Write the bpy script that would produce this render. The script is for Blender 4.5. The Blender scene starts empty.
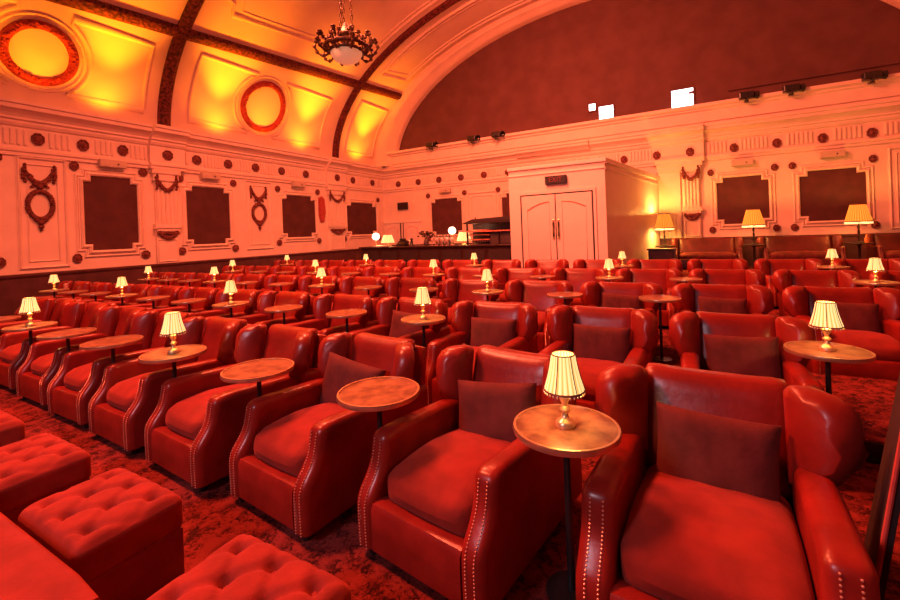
import bpy, bmesh, math, random
from mathutils import Vector, Matrix
random.seed(7)
S = bpy.context.scene
C = S.collection
PI = math.pi
R = math.radians

# ------------------------------------------------------------------ materials
def new_mat(name):
    m = bpy.data.materials.new(name); m.use_nodes = True
    nt = m.node_tree; b = nt.nodes['Principled BSDF']
    return m, nt, b

def coords(nt, scale=1.0):
    tc = nt.nodes.new('ShaderNodeTexCoord'); mp = nt.nodes.new('ShaderNodeMapping')
    mp.inputs['Scale'].default_value = (scale,)*3 if not isinstance(scale, tuple) else scale
    nt.links.new(tc.outputs['Object'], mp.inputs['Vector'])
    return mp.outputs['Vector']

def mat(name, col, rough=.5, var=.12, nscale=6, bump=.0, bscale=60, spec=.5, metal=0, coat=0, sheen=0, col2=None, bdist=.01):
    m, nt, b = new_mat(name)
    v = coords(nt)
    n = nt.nodes.new('ShaderNodeTexNoise'); n.inputs['Scale'].default_value = nscale; n.inputs['Detail'].default_value = 4
    nt.links.new(v, n.inputs['Vector'])
    r = nt.nodes.new('ShaderNodeValToRGB')
    c2 = col2 or tuple(c*(1-var) for c in col); c1 = col if col2 else tuple(min(1, c*(1+var)) for c in col)
    r.color_ramp.elements[0].color = (*c2, 1); r.color_ramp.elements[1].color = (*c1, 1)
    r.color_ramp.elements[0].position = .35; r.color_ramp.elements[1].position = .65
    nt.links.new(n.outputs['Fac'], r.inputs['Fac']); nt.links.new(r.outputs['Color'], b.inputs['Base Color'])
    b.inputs['Roughness'].default_value = rough; b.inputs['Metallic'].default_value = metal
    b.inputs['Specular IOR Level'].default_value = spec
    b.inputs['Coat Weight'].default_value = coat; b.inputs['Coat Roughness'].default_value = .15
    if sheen: 
        b.inputs['Sheen Weight'].default_value = sheen; b.inputs['Sheen Tint'].default_value = (1, .25, .2, 1)
    if bump:
        n2 = nt.nodes.new('ShaderNodeTexNoise'); n2.inputs['Scale'].default_value = bscale; n2.inputs['Detail'].default_value = 3
        nt.links.new(v, n2.inputs['Vector'])
        bp = nt.nodes.new('ShaderNodeBump'); bp.inputs['Strength'].default_value = bump; bp.inputs['Distance'].default_value = bdist
        nt.links.new(n2.outputs['Fac'], bp.inputs['Height']); nt.links.new(bp.outputs['Normal'], b.inputs['Normal'])
    return m

def emis(name, col, s, base=(.8, .7, .5)):
    m, nt, b = new_mat(name)
    b.inputs['Base Color'].default_value = (*base, 1); b.inputs['Roughness'].default_value = .7
    b.inputs['Emission Color'].default_value = (*col, 1); b.inputs['Emission Strength'].default_value = s
    v = coords(nt)
    n = nt.nodes.new('ShaderNodeTexNoise'); n.inputs['Scale'].default_value = 25
    nt.links.new(v, n.inputs['Vector'])
    mr = nt.nodes.new('ShaderNodeMapRange'); mr.inputs['To Min'].default_value = s*.9; mr.inputs['To Max'].default_value = s*1.1
    nt.links.new(n.outputs['Fac'], mr.inputs['Value']); nt.links.new(mr.outputs['Result'], b.inputs['Emission Strength'])
    return m

def shade_mat(name, c_lit, c_dark, s, pleats):
    # pleated translucent lamp shade glowing from its bulb; pleats run round the axis
    m, nt, b = new_mat(name)
    tc = nt.nodes.new('ShaderNodeTexCoord'); sx = nt.nodes.new('ShaderNodeSeparateXYZ')
    nt.links.new(tc.outputs['Object'], sx.inputs['Vector'])
    at = nt.nodes.new('ShaderNodeMath'); at.operation = 'ARCTAN2'
    nt.links.new(sx.outputs['Y'], at.inputs[0]); nt.links.new(sx.outputs['X'], at.inputs[1])
    mu = nt.nodes.new('ShaderNodeMath'); mu.operation = 'MULTIPLY'; mu.inputs[1].default_value = pleats
    nt.links.new(at.outputs[0], mu.inputs[0])
    sn = nt.nodes.new('ShaderNodeMath'); sn.operation = 'SINE'; nt.links.new(mu.outputs[0], sn.inputs[0])
    mr = nt.nodes.new('ShaderNodeMapRange'); mr.inputs['From Min'].default_value = -1
    nt.links.new(sn.outputs[0], mr.inputs['Value'])
    rp = nt.nodes.new('ShaderNodeValToRGB')
    rp.color_ramp.elements[0].color = (*c_dark, 1); rp.color_ramp.elements[1].color = (*c_lit, 1); rp.color_ramp.elements[1].position = .6
    nt.links.new(mr.outputs['Result'], rp.inputs['Fac'])
    nt.links.new(rp.outputs['Color'], b.inputs['Base Color']); nt.links.new(rp.outputs['Color'], b.inputs['Emission Color'])
    b.inputs['Emission Strength'].default_value = s; b.inputs['Roughness'].default_value = .8
    return m

def carpet_mat():
    m, nt, b = new_mat('patterned_carpet')
    v = coords(nt)
    vo = nt.nodes.new('ShaderNodeTexVoronoi'); vo.inputs['Scale'].default_value = 17; vo.feature = 'SMOOTH_F1'
    no = nt.nodes.new('ShaderNodeTexNoise'); no.inputs['Scale'].default_value = 34; no.inputs['Detail'].default_value = 6; no.inputs['Distortion'].default_value = 1.2
    nt.links.new(v, no.inputs['Vector'])
    mx = nt.nodes.new('ShaderNodeMixRGB'); mx.inputs['Fac'].default_value = .12
    nt.links.new(v, mx.inputs['Color1']); nt.links.new(no.outputs['Color'], mx.inputs['Color2'])
    nt.links.new(mx.outputs['Color'], vo.inputs['Vector'])
    ad = nt.nodes.new('ShaderNodeMath'); ad.operation = 'MULTIPLY_ADD'; ad.inputs[1].default_value = .7
    nt.links.new(vo.outputs['Distance'], ad.inputs[0]); nt.links.new(no.outputs['Fac'], ad.inputs[2])
    rp = nt.nodes.new('ShaderNodeValToRGB')
    e = rp.color_ramp.elements
    e[0].position = .62; e[0].color = (.04, .008, .008, 1); e[1].position = .95; e[1].color = (.25, .036, .03, 1)
    k = e.new(.76); k.color = (.15, .02, .018, 1)
    nt.links.new(ad.outputs[0], rp.inputs['Fac']); nt.links.new(rp.outputs['Color'], b.inputs['Base Color'])
    b.inputs['Roughness'].default_value = .95; b.inputs['Specular IOR Level'].default_value = .1
    n2 = nt.nodes.new('ShaderNodeTexNoise'); n2.inputs['Scale'].default_value = 160
    nt.links.new(v, n2.inputs['Vector'])
    bp = nt.nodes.new('ShaderNodeBump'); bp.inputs['Strength'].default_value = .8; bp.inputs['Distance'].default_value = .01
    nt.links.new(n2.outputs['Fac'], bp.inputs['Height']); nt.links.new(bp.outputs['Normal'], b.inputs['Normal'])
    return m

M = {}
M['leather'] = mat('red_leather', (.225, .015, .010), .33, .2, 5, .25, 22, .38, coat=.05, bdist=.006)
M['velvet'] = mat('red_velvet', (.235, .021, .013), .85, .18, 7, .25, 30, .2, sheen=.25, bdist=.006)
M['pillow'] = mat('dark_red_velvet', (.10, .016, .015), .8, .25, 6, .4, 18, .25, sheen=.15, bdist=.012)
M['darkleather'] = mat('dark_red_leather', (.10, .014, .012), .4, .2, 5, .2, 22, .5, bdist=.006)
M['nail'] = mat('brass_nails', (.85, .55, .45), .3, .1, 30, metal=.7)
M['black'] = mat('black_wood', (.012, .008, .008), .45, .3, 20)
M['blackmetal'] = mat('black_metal', (.015, .013, .014), .35, .2, 20, spec=.6)
M['carpet'] = carpet_mat()
M['plaster'] = mat('cream_plaster', (.80, .66, .55), .7, .04, 2.5, .08, 40, .3)
M['plaster_ceiling'] = mat('ceiling_plaster', (.80, .62, .48), .75, .05, 1.2, .05, 20, .25)
M['paintwood'] = mat('pale_painted_wood', (.82, .70, .63), .45, .03, 3, spec=.4)
M['ornament'] = mat('dark_red_ornament', (.17, .045, .04), .6, .5, 22, .8, 30, .3, bdist=.03)
M['wreath'] = mat('red_gilt_wreath', (.36, .035, .05), .6, .5, 14, 1.0, 14, .4, col2=(.26, .012, .02), bdist=.06)
M['rib'] = mat('dark_leafy_rib', (.19, .035, .035), .7, .5, 14, 1.0, 16, .3, col2=(.03, .005, .006), bdist=.05)
M['blind'] = mat('maroon_blind', (.085, .026, .026), .7, .15, 3, .15, 40, .3)
M['dado'] = mat('maroon_panelling', (.085, .03, .032), .45, .2, 4, spec=.4)
M['tymp'] = mat('dark_red_wall', (.125, .055, .052), .8, .12, 1.5, .1, 12, .2)
M['tabletop'] = mat('mottled_copper_top', (.36, .17, .08), .3, .3, 14, .1, 30, .5, metal=.2, col2=(.15, .05, .025))
M['tablerim'] = mat('brass_rim', (.65, .42, .25), .3, .1, 20, metal=.8)
M['brass'] = mat('lamp_brass', (.85, .66, .38), .28, .12, 30, metal=.75)
M['shade'] = shade_mat('cream_pleated_shade', (1.0, .74, .30), (.70, .36, .07), 1.12, 22)
M['shadetop'] = emis('lit_bulb', (1, .86, .5), 7)
M['trim'] = mat('dark_braid', (.16, .05, .03), .7, .3, 60)
M['fringe'] = mat('beaded_fringe', (.85, .62, .42), .5, .3, 80)
M['bigshade'] = shade_mat('amber_pleated_shade', (1.0, .38, .04), (.55, .15, .015), .85, 30)
M['glow'] = emis('globe_glass', (1, .82, .62), 2.2)
M['bowl'] = emis('chandelier_glass', (1.0, .42, .2), .32)
M['bronze'] = mat('chandelier_bronze', (.10, .045, .02), .4, .6, 30, .6, 40, .6, metal=.6)
M['boxbeige'] = mat('beige_plastic', (.55, .46, .36), .5, .06, 8)
M['projwin'] = emis('projector_light', (.92, .97, 1.0), 5)
M['bar'] = mat('dark_bar_wood', (.035, .012, .012), .35, .3, 6, spec=.5)
M['copper'] = mat('lit_copper_shelf', (.75, .25, .16), .4, .3, 10, metal=.3)
M['glass'] = mat('bar_glassware', (.55, .30, .26), .12, .3, 20, spec=.9)
M['foliage'] = mat('dark_foliage', (.06, .02, .015), .6, .4, 10)
M['redcloth'] = mat('red_cloth', (.42, .06, .05), .7, .2, 12)
M['exitface'] = mat('exit_black', (.02, .015, .015), .4, .1, 8)
M['exitred'] = emis('exit_letters', (.45, .03, .03), .14, (.2, .04, .04))
M['amber'] = mat('amber_glass', (.7, .3, .06), .15, .2, 10)
M['maroonpanel'] = mat('maroon_panel', (.022, .008, .010), .75, .2, 6)
M['grey'] = mat('dark_grey', (.08, .05, .05), .5, .2, 10)

# ------------------------------------------------------------------ geometry helpers
def mesh_from(bm, name, smooth=True, sharp=40):
    bmesh.ops.recalc_face_normals(bm, faces=bm.faces[:])
    me = bpy.data.meshes.new(name); bm.to_mesh(me); bm.free()
    if smooth:
        me.polygons.foreach_set('use_smooth', [True]*len(me.polygons))
        me.set_sharp_from_angle(angle=R(sharp))
    return me

def obj(name, me, m, parent=None, loc=(0, 0, 0), rot=(0, 0, 0), label=None):
    if isinstance(me, bmesh.types.BMesh): me = mesh_from(me, name)
    o = bpy.data.objects.new(name, me); C.objects.link(o)
    if m is not None and len(me.materials) == 0: me.materials.append(m)
    o.location = loc; o.rotation_euler = rot
    if parent: o.parent = parent
    if label: o['label'] = label
    return o

def tag(o, label, cat, group=None, kind=None):
    o['label'] = label; o['category'] = cat
    if group: o['group'] = group
    if kind: o['kind'] = kind
    return o

def thing(name, label, cat, loc=(0, 0, 0), rz=0, group=None):
    o = bpy.data.objects.new(name, None); C.objects.link(o); o.empty_display_size = .1
    o.location = loc; o.rotation_euler = (0, 0, rz)
    return tag(o, label, cat, group)

def struct(name, bm, m, label, cat, parent=None, smooth=True):
    me = mesh_from(bm, name, smooth) if isinstance(bm, bmesh.types.BMesh) else bm
    o = obj(name, me, m, parent)
    if not parent: tag(o, label, cat, None, 'structure')
    return o

def copy_tree(o):
    n = o.copy(); C.objects.link(n)
    for ch in list(o.children):
        c = ch.copy(); C.objects.link(c); c.parent = n
        for g in list(ch.children):
            d = g.copy(); C.objects.link(d); d.parent = c
    return n

def add_box(bm, lo, hi, bev=0, seg=2):
    vs = [bm.verts.new((x, y, z)) for x in (lo[0], hi[0]) for y in (lo[1], hi[1]) for z in (lo[2], hi[2])]
    q = [(0, 1, 3, 2), (4, 6, 7, 5), (0, 4, 5, 1), (2, 3, 7, 6), (0, 2, 6, 4), (1, 5, 7, 3)]
    fs = [bm.faces.new([vs[i] for i in f]) for f in q]
    if bev:
        es = list({e for f in fs for e in f.edges})
        bmesh.ops.bevel(bm, geom=es, offset=bev, segments=seg, affect='EDGES', profile=.5)
    return vs

def box(lo, hi, bev=0, seg=2):
    bm = bmesh.new(); add_box(bm, lo, hi, bev, seg); return bm

def add_prism(bm, pts, axis, a, b, bev=0, seg=2):
    """extrude a 2-D outline along an axis from a to b; for x the outline is (y,z), y (x,z), z (x,y)"""
    def P(p, t):
        return (t, p[0], p[1]) if axis == 'x' else ((p[0], t, p[1]) if axis == 'y' else (p[0], p[1], t))
    v0 = [bm.verts.new(P(p, a)) for p in pts]; v1 = [bm.verts.new(P(p, b)) for p in pts]
    n = len(pts)
    f0 = bm.faces.new(v0); f1 = bm.faces.new(v1[::-1])
    for i in range(n): bm.faces.new((v0[i], v1[i], v1[(i+1) % n], v0[(i+1) % n]))
    if bev:
        es = list(f0.edges)+list(f1.edges)
        bmesh.ops.bevel(bm, geom=es, offset=bev, segments=seg, affect='EDGES', profile=.5)

def prism(pts, axis, a, b, bev=0, seg=2):
    bm = bmesh.new(); add_prism(bm, pts, axis, a, b, bev, seg); return bm

def add_lathe(bm, prof, n=20, c=(0, 0, 0), close=False):
    rings = []
    for r, z in prof:
        if r < 1e-5: rings.append([bm.verts.new((c[0], c[1], c[2]+z))])
        else: rings.append([bm.verts.new((c[0]+r*math.cos(2*PI*i/n), c[1]+r*math.sin(2*PI*i/n), c[2]+z)) for i in range(n)])
    for a, b in zip(rings, rings[1:]):
        for i in range(n):
            j = (i+1) % n
            if len(a) == 1 and len(b) == 1: continue
            if len(a) == 1: bm.faces.new((a[0], b[i], b[j]))
            elif len(b) == 1: bm.faces.new((a[i], a[j], b[0]))
            else: bm.faces.new((a[i], a[j], b[j], b[i]))

def lathe(prof, n=20, c=(0, 0, 0)):
    bm = bmesh.new(); add_lathe(bm, prof, n, c); return bm

def add_tube(bm, pts, r, n=8, closed=False, rfun=None):
    pts = [Vector(p) for p in pts]; N = len(pts); rings = []
    up = Vector((0, 0, 1))
    for i, p in enumerate(pts):
        a = pts[(i-1) % N] if closed or i > 0 else p; b = pts[(i+1) % N] if closed or i < N-1 else p
        t = (b-a).normalized()
        u = t.cross(up)
        if u.length < .05: u = t.cross(Vector((1, 0, 0)))
        u.normalize(); w = t.cross(u)
        rr = rfun(i/(N-1)) if rfun else r
        rings.append([bm.verts.new(p+rr*(math.cos(2*PI*k/n)*u+math.sin(2*PI*k/n)*w)) for k in range(n)])
    for i in range(N if closed else N-1):
        a, b = rings[i], rings[(i+1) % N]
        for k in range(n): bm.faces.new((a[k], a[(k+1) % n], b[(k+1) % n], b[k]))
    if not closed:
        bm.faces.new(rings[0][::-1]); bm.faces.new(rings[-1])

def tube(pts, r, n=8, closed=False, rfun=None):
    bm = bmesh.new(); add_tube(bm, pts, r, n, closed, rfun); return bm

def add_ball(bm, c, r, sub=1, sc=(1, 1, 1)):
    res = bmesh.ops.create_icosphere(bm, subdivisions=sub, radius=1)
    for v in res['verts']: v.co = Vector((c[0]+v.co.x*r*sc[0], c[1]+v.co.y*r*sc[1], c[2]+v.co.z*r*sc[2]))

def puffbox(h, r, n=8, fn=None):
    """rounded box with half sizes h, corner radius r; fn(u,v,w,co) may move each vertex (u,v,w in -1..1)"""
    bm = bmesh.new()
    bmesh.ops.create_cube(bm, size=2)
    bmesh.ops.subdivide_edges(bm, edges=bm.edges[:], cuts=n, use_grid_fill=True)
    for v in bm.verts:
        u = v.co.copy()
        p = Vector((u.x*h[0], u.y*h[1], u.z*h[2]))
        q = Vector([max(-(h[i]-r), min(h[i]-r, p[i])) for i in range(3)])
        d = p-q
        if d.length > 1e-6: p = q+d.normalized()*r
        v.co = fn(u, p) if fn else p
    return bm

def sm(a, b, x):
    t = max(0, min(1, (x-a)/(b-a))); return t*t*(3-2*t)

# ------------------------------------------------------------------ armchairs
ARM = [(-.415, .055), (-.418, .16), (-.418, .262), (-.41, .29), (-.385, .325), (-.36, .352), (-.338, .385), (-.322, .42), (-.313, .46),
       (-.306, .505), (-.30, .535), (-.275, .552), (-.22, .556), (-.05, .548), (.15, .538), (.58, .50), (.58, .055)]

def smooth_path(pts, step, it):
    d = []
    for a, b in zip(pts, pts[1:]):
        k = max(1, round(math.dist(a, b)/step)); d += [(a[0]+(b[0]-a[0])*i/k, a[1]+(b[1]-a[1])*i/k) for i in range(k)]
    d.append(pts[-1])
    for _ in range(it):
        d = [d[0]]+[((d[i-1][0]+2*d[i][0]+d[i+1][0])/4, (d[i-1][1]+2*d[i][1]+d[i+1][1])/4) for i in range(1, len(d)-1)]+[d[-1]]
    return d
ARMP = smooth_path(ARM[:-1], .02, 3)
def arm_mesh(xc, hwid, r):
    """arm: the front and top run along ARMP with a rolled section, flat sides below"""
    bm = bmesh.new(); n = len(ARMP); nor = []
    for i in range(n):
        a, b = Vector(ARMP[max(0, i-1)]), Vector(ARMP[min(n-1, i+1)]); t = (b-a).normalized(); nor.append(Vector((t.y, -t.x)))
    sec = [(-1, 80), (-1, 60), (-1, 40), (-1, 20), (-1, 0), (1, 0), (1, 20), (1, 40), (1, 60), (1, 80)]
    rows = []
    for (sd, ph) in [(-1, 90)]+sec+[(1, 90)]:
        x = xc+sd*(hwid-r+r*math.sin(R(ph))); o = r*(1-math.cos(R(ph)))
        rows.append([bm.verts.new((x, ARMP[i][0]+nor[i].x*o, max(.055, ARMP[i][1]+nor[i].y*o))) for i in range(n)])
    for A, B in zip(rows, rows[1:]):
        for i in range(n-1): bm.faces.new((A[i], A[i+1], B[i+1], B[i]))
    for rw in (rows[0], rows[-1]):
        e = [bm.verts.new((rw[0].co.x, ARM[-1][0], .055))]
        # side skin as quads down to the floor line
        low = [bm.verts.new((v.co.x, max(v.co.y, ARMP[0][0]+r), .055)) for v in rw]
        for i in range(n-1): bm.faces.new((rw[i], rw[i+1], low[i+1], low[i]))
        bm.verts.remove(e[0])
    bk = [rw[-1] for rw in rows]
    l0 = bm.verts.new((rows[0][-1].co.x, ARMP[-1][0], .055)); l1 = bm.verts.new((rows[-1][-1].co.x, ARMP[-1][0], .055))
    bm.faces.new(bk+[l1, l0])
    return bm

def chair_meshes(hw):
    """meshes of a wing armchair whose seat is 2*hw wide inside the arms; faces -y, floor at z=0"""
    D = {}
    bm = prism([(-.408, .055), (-.41, .15), (-.408, .245), (-.395, .268), (-.365, .275), (-.30, .262), (-.30, .055)], 'x', -hw-.005, hw+.005)
    add_box(bm, (-hw-.005, -.31, .055), (hw+.005, .54, .25))
    D['base'] = mesh_from(bm, 'base')
    for s in (-1, 1):
        bm = arm_mesh(s*(hw+.061), .061, .04)
        D['arm%d' % s] = mesh_from(bm, 'arm', True, 50)
        dense = smooth_path(ARM[:11], .0145, 6)
        for q_, dx in ((0, -.022), (1, .022)):
            bm = bmesh.new()
            for y, z in dense:
                if z > .53: continue
                bmesh.ops.create_icosphere(bm, subdivisions=1, radius=.0042, matrix=Matrix.Translation((s*(hw+.061)+dx, y-.001, z)))
            D['nail%d%d' % (s, q_)] = mesh_from(bm, 'nailhead_trim')
        # paddle-shaped wing, turned outwards
        out = [(-.025, .40), (.06, .41), (.12, .44), (.165, .50), (.195, .57), (.222, .65), (.238, .73), (.236, .80), (.21, .85), (.165, .878), (.105, .888), (.04, .884), (-.01, .872), (-.025, .85)]
        bm = bmesh.new()
        add_prism(bm, out, 'y', -.062, .062, .055, 5)
        ca, sa = math.cos(R(47)), math.sin(R(47))
        for v in bm.verts:
            q, t, z = v.co
            bul = .016*math.sin(PI*max(0, min(1, (z-.42)/.45)))*math.sin(PI*max(0, min(1, (q+.02)/.25)))
            t -= bul
            t += .35*max(0, q-.10)**2*4
            q *= .90; x = hw+.026+q*ca+t*sa; y = .385-q*sa+t*ca + .20*(z-.45)
            v.co = (s*x, y, .45+(z-.45)*.835)
        D['wing%d' % s] = mesh_from(bm, 'wing', True, 60)
    def bk(u, p):
        p = p.copy()
        p.y -= .018*(1-u.x**2)*(1-(u.z*.9)**2) if u.y < 0 else 0
        z = p.z+.59
        p.y += .455+.24*(z-.45); z = .45+(z-.45)*.835
        if u.z > .3: z -= .014*(1-u.x**4)
        return Vector((p.x, p.y, z))
    D['backrest'] = mesh_from(puffbox((hw+.018, .065, .285), .05, 9, bk), 'backrest', True, 80)
    def sh(u, p):
        z = p.z+.405
        return Vector((p.x, p.y+.565+.15*(z-.45), z))
    D['back_panel'] = mesh_from(puffbox((hw+.09, .04, .345), .035, 4, sh), 'back_panel', True, 80)
    def cu(u, p):
        p = p.copy()
        k = (1-u.x**4)*(1-u.y**4)
        p.z += (.034 if u.z > 0 else 0)*k + .328
        if u.y < -.0: p.y -= .028*(1-u.x**2)*max(0, 1-abs(u.z))
        p.z -= .018*max(0, -u.y-.2)*(1 if u.z > 0 else 0)
        p.z -= .05*sm(-.4, 1, u.y)
        p.y += .040
        return p
    D['seat_cushion'] = mesh_from(puffbox((hw-.004, .375, .088), .055, 10, cu), 'seat_cushion', True, 80)
    D['leg'] = mesh_from(lathe([(0, 0), (.022, 0), (.034, .06), (0, .06)], 10), 'leg')
    return D

def build_chair(name, label, cat, group, D, hw, lm='leather', vm='velvet'):
    t = thing(name, label, cat, group=group)
    for k in ('base', 'backrest', 'back_panel'): obj(k, D[k], M[lm], t)
    for s in (-1, 1):
        a = obj('arm', D['arm%d' % s], M[lm], t)
        for q_ in (0, 1): obj('nailhead_trim', D['nail%d%d' % (s, q_)], M['nail'], a, label='row of brass nailheads')
        obj('wing', D['wing%d' % s], M[lm], t)
        for y in (-.36, .52): obj('leg', D['leg'], M['black'], t, (s*(hw+.05), y, 0), label='short black foot')
    obj('seat_cushion', D['seat_cushion'], M[vm], t, label='plump red velvet seat cushion')
    return t

ORD = ['first', 'second', 'third', 'fourth', 'fifth', 'sixth', 'seventh', 'eighth', 'ninth', 'tenth', 'eleventh', 'twelfth', 'thirteenth', 'fourteenth', 'fifteenth']
HW = .268
DM = chair_meshes(HW)
proto = build_chair('armchair', '', 'armchair', None, DM, HW)
used = [False]
# gaps between neighbouring chairs along each row (x), depth of the row, gaps that carry no table, gaps whose table has a lamp
GAPS = {'front': ([-.47, -1.46, -2.44, -3.42, -4.37, -5.26, -6.18, -7.24], 1.90, (), (0, 3, 6)),
        'second': ([.75, -.25, -1.26, -2.27, -3.26, -4.26, -5.28, -6.24, -7.2, -8.16, -9.1, -9.98, -10.82], 3.52, (1, 2), (0, 3, 6, 9, 12)),
        'third': ([.78, -.29, -1.36, -2.42, -3.46, -4.52, -5.56, -6.60, -7.62, -8.64, -9.55, -10.40, -11.24], 5.40, (0,), (3, 6, 9, 12)),
        'fourth': ([2.07, 1.03, -.03, -1.12, -2.24, -3.36, -4.47, -5.57, -6.67, -7.77, -8.83, -9.88, -10.94], 7.32, (1,), (0, 3, 6, 9, 12)),
        'back': ([2.16, 1.06, -.05, -1.19, -2.33, -3.48, -4.63, -5.78, -6.93, -8.09, -9.19, -10.30, -11.40], 9.49, (1, 2, 4, 5, 7, 8, 10, 11), (0, 3, 6, 9, 12))}
CH = {}
for rn, (gp, Y, no, li) in GAPS.items():
    p0, p1 = gp[0]-gp[1], gp[-2]-gp[-1]
    edges = [gp[0]+p0]+gp+[gp[-1]-p1]
    if rn == 'second': edges = edges[1:]   # the aisle opens beyond the lamp table
    for k in range(len(edges)-1):
        xc, wd = (edges[k]+edges[k+1])/2, edges[k]-edges[k+1]
        o = proto if not used[0] else copy_tree(proto)
        used[0] = True
        o.location = (xc, Y, 0); o.scale = (max(.9, min(1.12, wd/1.04)), 1, 1)
        yaw = {'front': (-4, -9, -6, -4, -2, 0, 0, 0, 0)}.get(rn)
        o.rotation_euler = (0, 0, R(yaw[k] if yaw else random.uniform(-1.0, 1.0)))
        if rn in ('second', 'third') and k < 5: xc += .06; o.location.x = xc
        if rn == 'front': xc += (.02, -.05, -.05, 0, .03, .05, .06, .06, .06)[k]; o.location.x = xc; o.location.y = Y+.04*max(0, k-3); o.scale.x = max(o.scale.x, 1.06 if k == 0 else 0)
        CH[rn, k] = (xc, Y)
        tag(o, 'red leather wing armchair, %s from the right in the %s row of seats' % (ORD[k], rn), 'armchair', 'armchairs in the %s row' % rn)

# throw pillows leaning on backrests
def pil(u, p):
    k = max(0, (1-abs(u.x)**3))*max(0, (1-abs(u.z)**3))
    y = u.y*(.012+.062*k**.6)
    wr = .006*math.sin(9*u.x+4*u.z)*k
    return Vector((u.x*.238*(1-.05*(1-u.z**2)), y+wr, u.z*.192*(1-.05*(1-u.x**2))))
PM = mesh_from(puffbox((.245, .06, .185), .02, 12, pil), 'pillow', True, 80)
PM.materials.append(M['pillow'])
for rn, ks in (('front', (0, 1, 2)), ('second', (0, 1, 2, 3)), ('third', (0, 1, 2))):
    for k in ks:
        o = bpy.data.objects.new('throw_pillow', PM); C.objects.link(o)
        tilt = {('front', 0): 2, ('front', 1): -5, ('front', 2): 10}.get((rn, k), random.uniform(-4, 4))
        xc, Yc = CH[rn, k]
        o.location = (xc + {('front', 0): .03, ('front', 1): .05, ('front', 2): -.05}.get((rn, k), .02), Yc+.285, .487)
        o.rotation_euler = (R(-17), R(tilt), R(random.uniform(-4, 4)))
        tag(o, 'dark red velvet throw pillow on the %s armchair from the right, %s row' % (ORD[k], rn), 'pillow', 'throw pillows')

# ------------------------------------------------------------------ small round tables and their lamps
top_bm = lathe([(0, .687), (.209, .687), (.209, .702), (0, .702)], 40); TOPm = mesh_from(top_bm, 'table_top')
rim_bm = lathe([(.207, .681), (.217, .681), (.220, .693), (.217, .706), (.207, .706), (.207, .681)], 40); RIMm = mesh_from(rim_bm, 'rim')
stem_bm = lathe([(0, .01), (.016, .012), (.014, .665), (.05, .675), (.05, .687), (0, .687)], 14); STEMm = mesh_from(stem_bm, 'stem')
BASEm = mesh_from(lathe([(0, 0), (.105, 0), (.105, .012), (.03, .022), (0, .024)], 24), 'foot_plate')
def build_table():
    t = thing('side_table', '', 'table')
    obj('table_top', TOPm, M['tabletop'], t, label='mottled copper coloured top'); obj('rim', RIMm, M['tablerim'], t)
    obj('stem', STEMm, M['blackmetal'], t); obj('foot_plate', BASEm, M['blackmetal'], t)
    return t
LB = mesh_from(lathe([(0, 0), (.040, 0), (.042, .006), (.041, .020), (.034, .028), (.022, .036), (.014, .048), (.012, .062), (.018, .070), (.024, .078), (.018, .087),
                      (.012, .094), (.014, .105), (.023, .125), (.024, .140), (.015, .150), (.008, .156), (.006, .20), (0, .20)], 20), 'lamp_base')
def pleated(r0, r1, z0, z1, n, amp, flare=0):
    bm = bmesh.new(); rings = []
    N = n*4
    for j in range(9):
        t = j/8; z = z0+(z1-z0)*t; r = r0+(r1-r0)*t - flare*math.sin(PI*t)
        rings.append([bm.verts.new(((r+amp*math.sin(n*2*PI*i/N))*math.cos(2*PI*i/N), (r+amp*math.sin(n*2*PI*i/N))*math.sin(2*PI*i/N), z)) for i in range(N)])
    for a, b in zip(rings, rings[1:]):
        for i in range(N): bm.faces.new((a[i], a[(i+1) % N], b[(i+1) % N], b[i]))
    # inner skin gives the cloth a thickness
    inn = []
    for r_, z_ in ((r1-.004, z1), (r0-.004, z0)):
        inn.append([bm.verts.new((r_*math.cos(2*PI*i/N), r_*math.sin(2*PI*i/N), z_)) for i in range(N)])
    for a, b in ((rings[-1], inn[0]), (inn[0], inn[1]), (inn[1], rings[0])):
        for i in range(N): bm.faces.new((a[i], a[(i+1) % N], b[(i+1) % N], b[i]))
    return bm
SHm = mesh_from(pleated(.084, .048, .165, .325, 22, .0022, .004), 'lamp_shade', True, 80)
bm = bmesh.new()
for z, r, q in ((.166, .0855, .0045), (.325, .0485, .003)):
    add_tube(bm, [(r*math.cos(2*PI*i/28), r*math.sin(2*PI*i/28), z) for i in range(28)], q, 6, True)
for k in range(6):
    a = 2*PI*k/6+.35
    add_tube(bm, [((.0885-.037*t-.004*math.sin(PI*t))*math.cos(a), (.0885-.037*t-.004*math.sin(PI*t))*math.sin(a), .165+.16*t) for t in [i/6 for i in range(7)]], .0022, 5)
TRm = mesh_from(bm, 'braid_trim')
bm = bmesh.new()
for k in range(30):
    a = 2*PI*k/30
    add_ball(bm, (.086*math.cos(a), .086*math.sin(a), .156), .0052, 1, (.8, .8, 1.3))
FRm = mesh_from(bm, 'fringe')
BUm = mesh_from(lathe([(0, .222), (.012, .226), (.022, .245), (.024, .265), (.017, .285), (0, .294)], 14), 'bulb')
def build_lamp():
    t = thing('table_lamp', '', 'lamp')
    obj('lamp_base', LB, M['brass'], t)
    s = obj('lamp_shade', SHm, M['shade'], t, label='lit cream pleated shade')
    obj('braid_trim', TRm, M['trim'], s); obj('fringe', FRm, M['fringe'], s); obj('bulb', BUm, M['shadetop'], t)
    return t
def lamp_light(loc, e, col=(1, .68, .24), r=.03, name='lamp_bulb_light'):
    l = bpy.data.lights.new(name, 'POINT'); l.energy = e; l.color = col; l.shadow_soft_size = r
    o = bpy.data.objects.new(name, l); C.objects.link(o); o.location = loc
    return o
TZ = .7015; LAMP_E = 5.0
tp = build_table(); lp = build_lamp(); ut = [0, 0]
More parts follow.
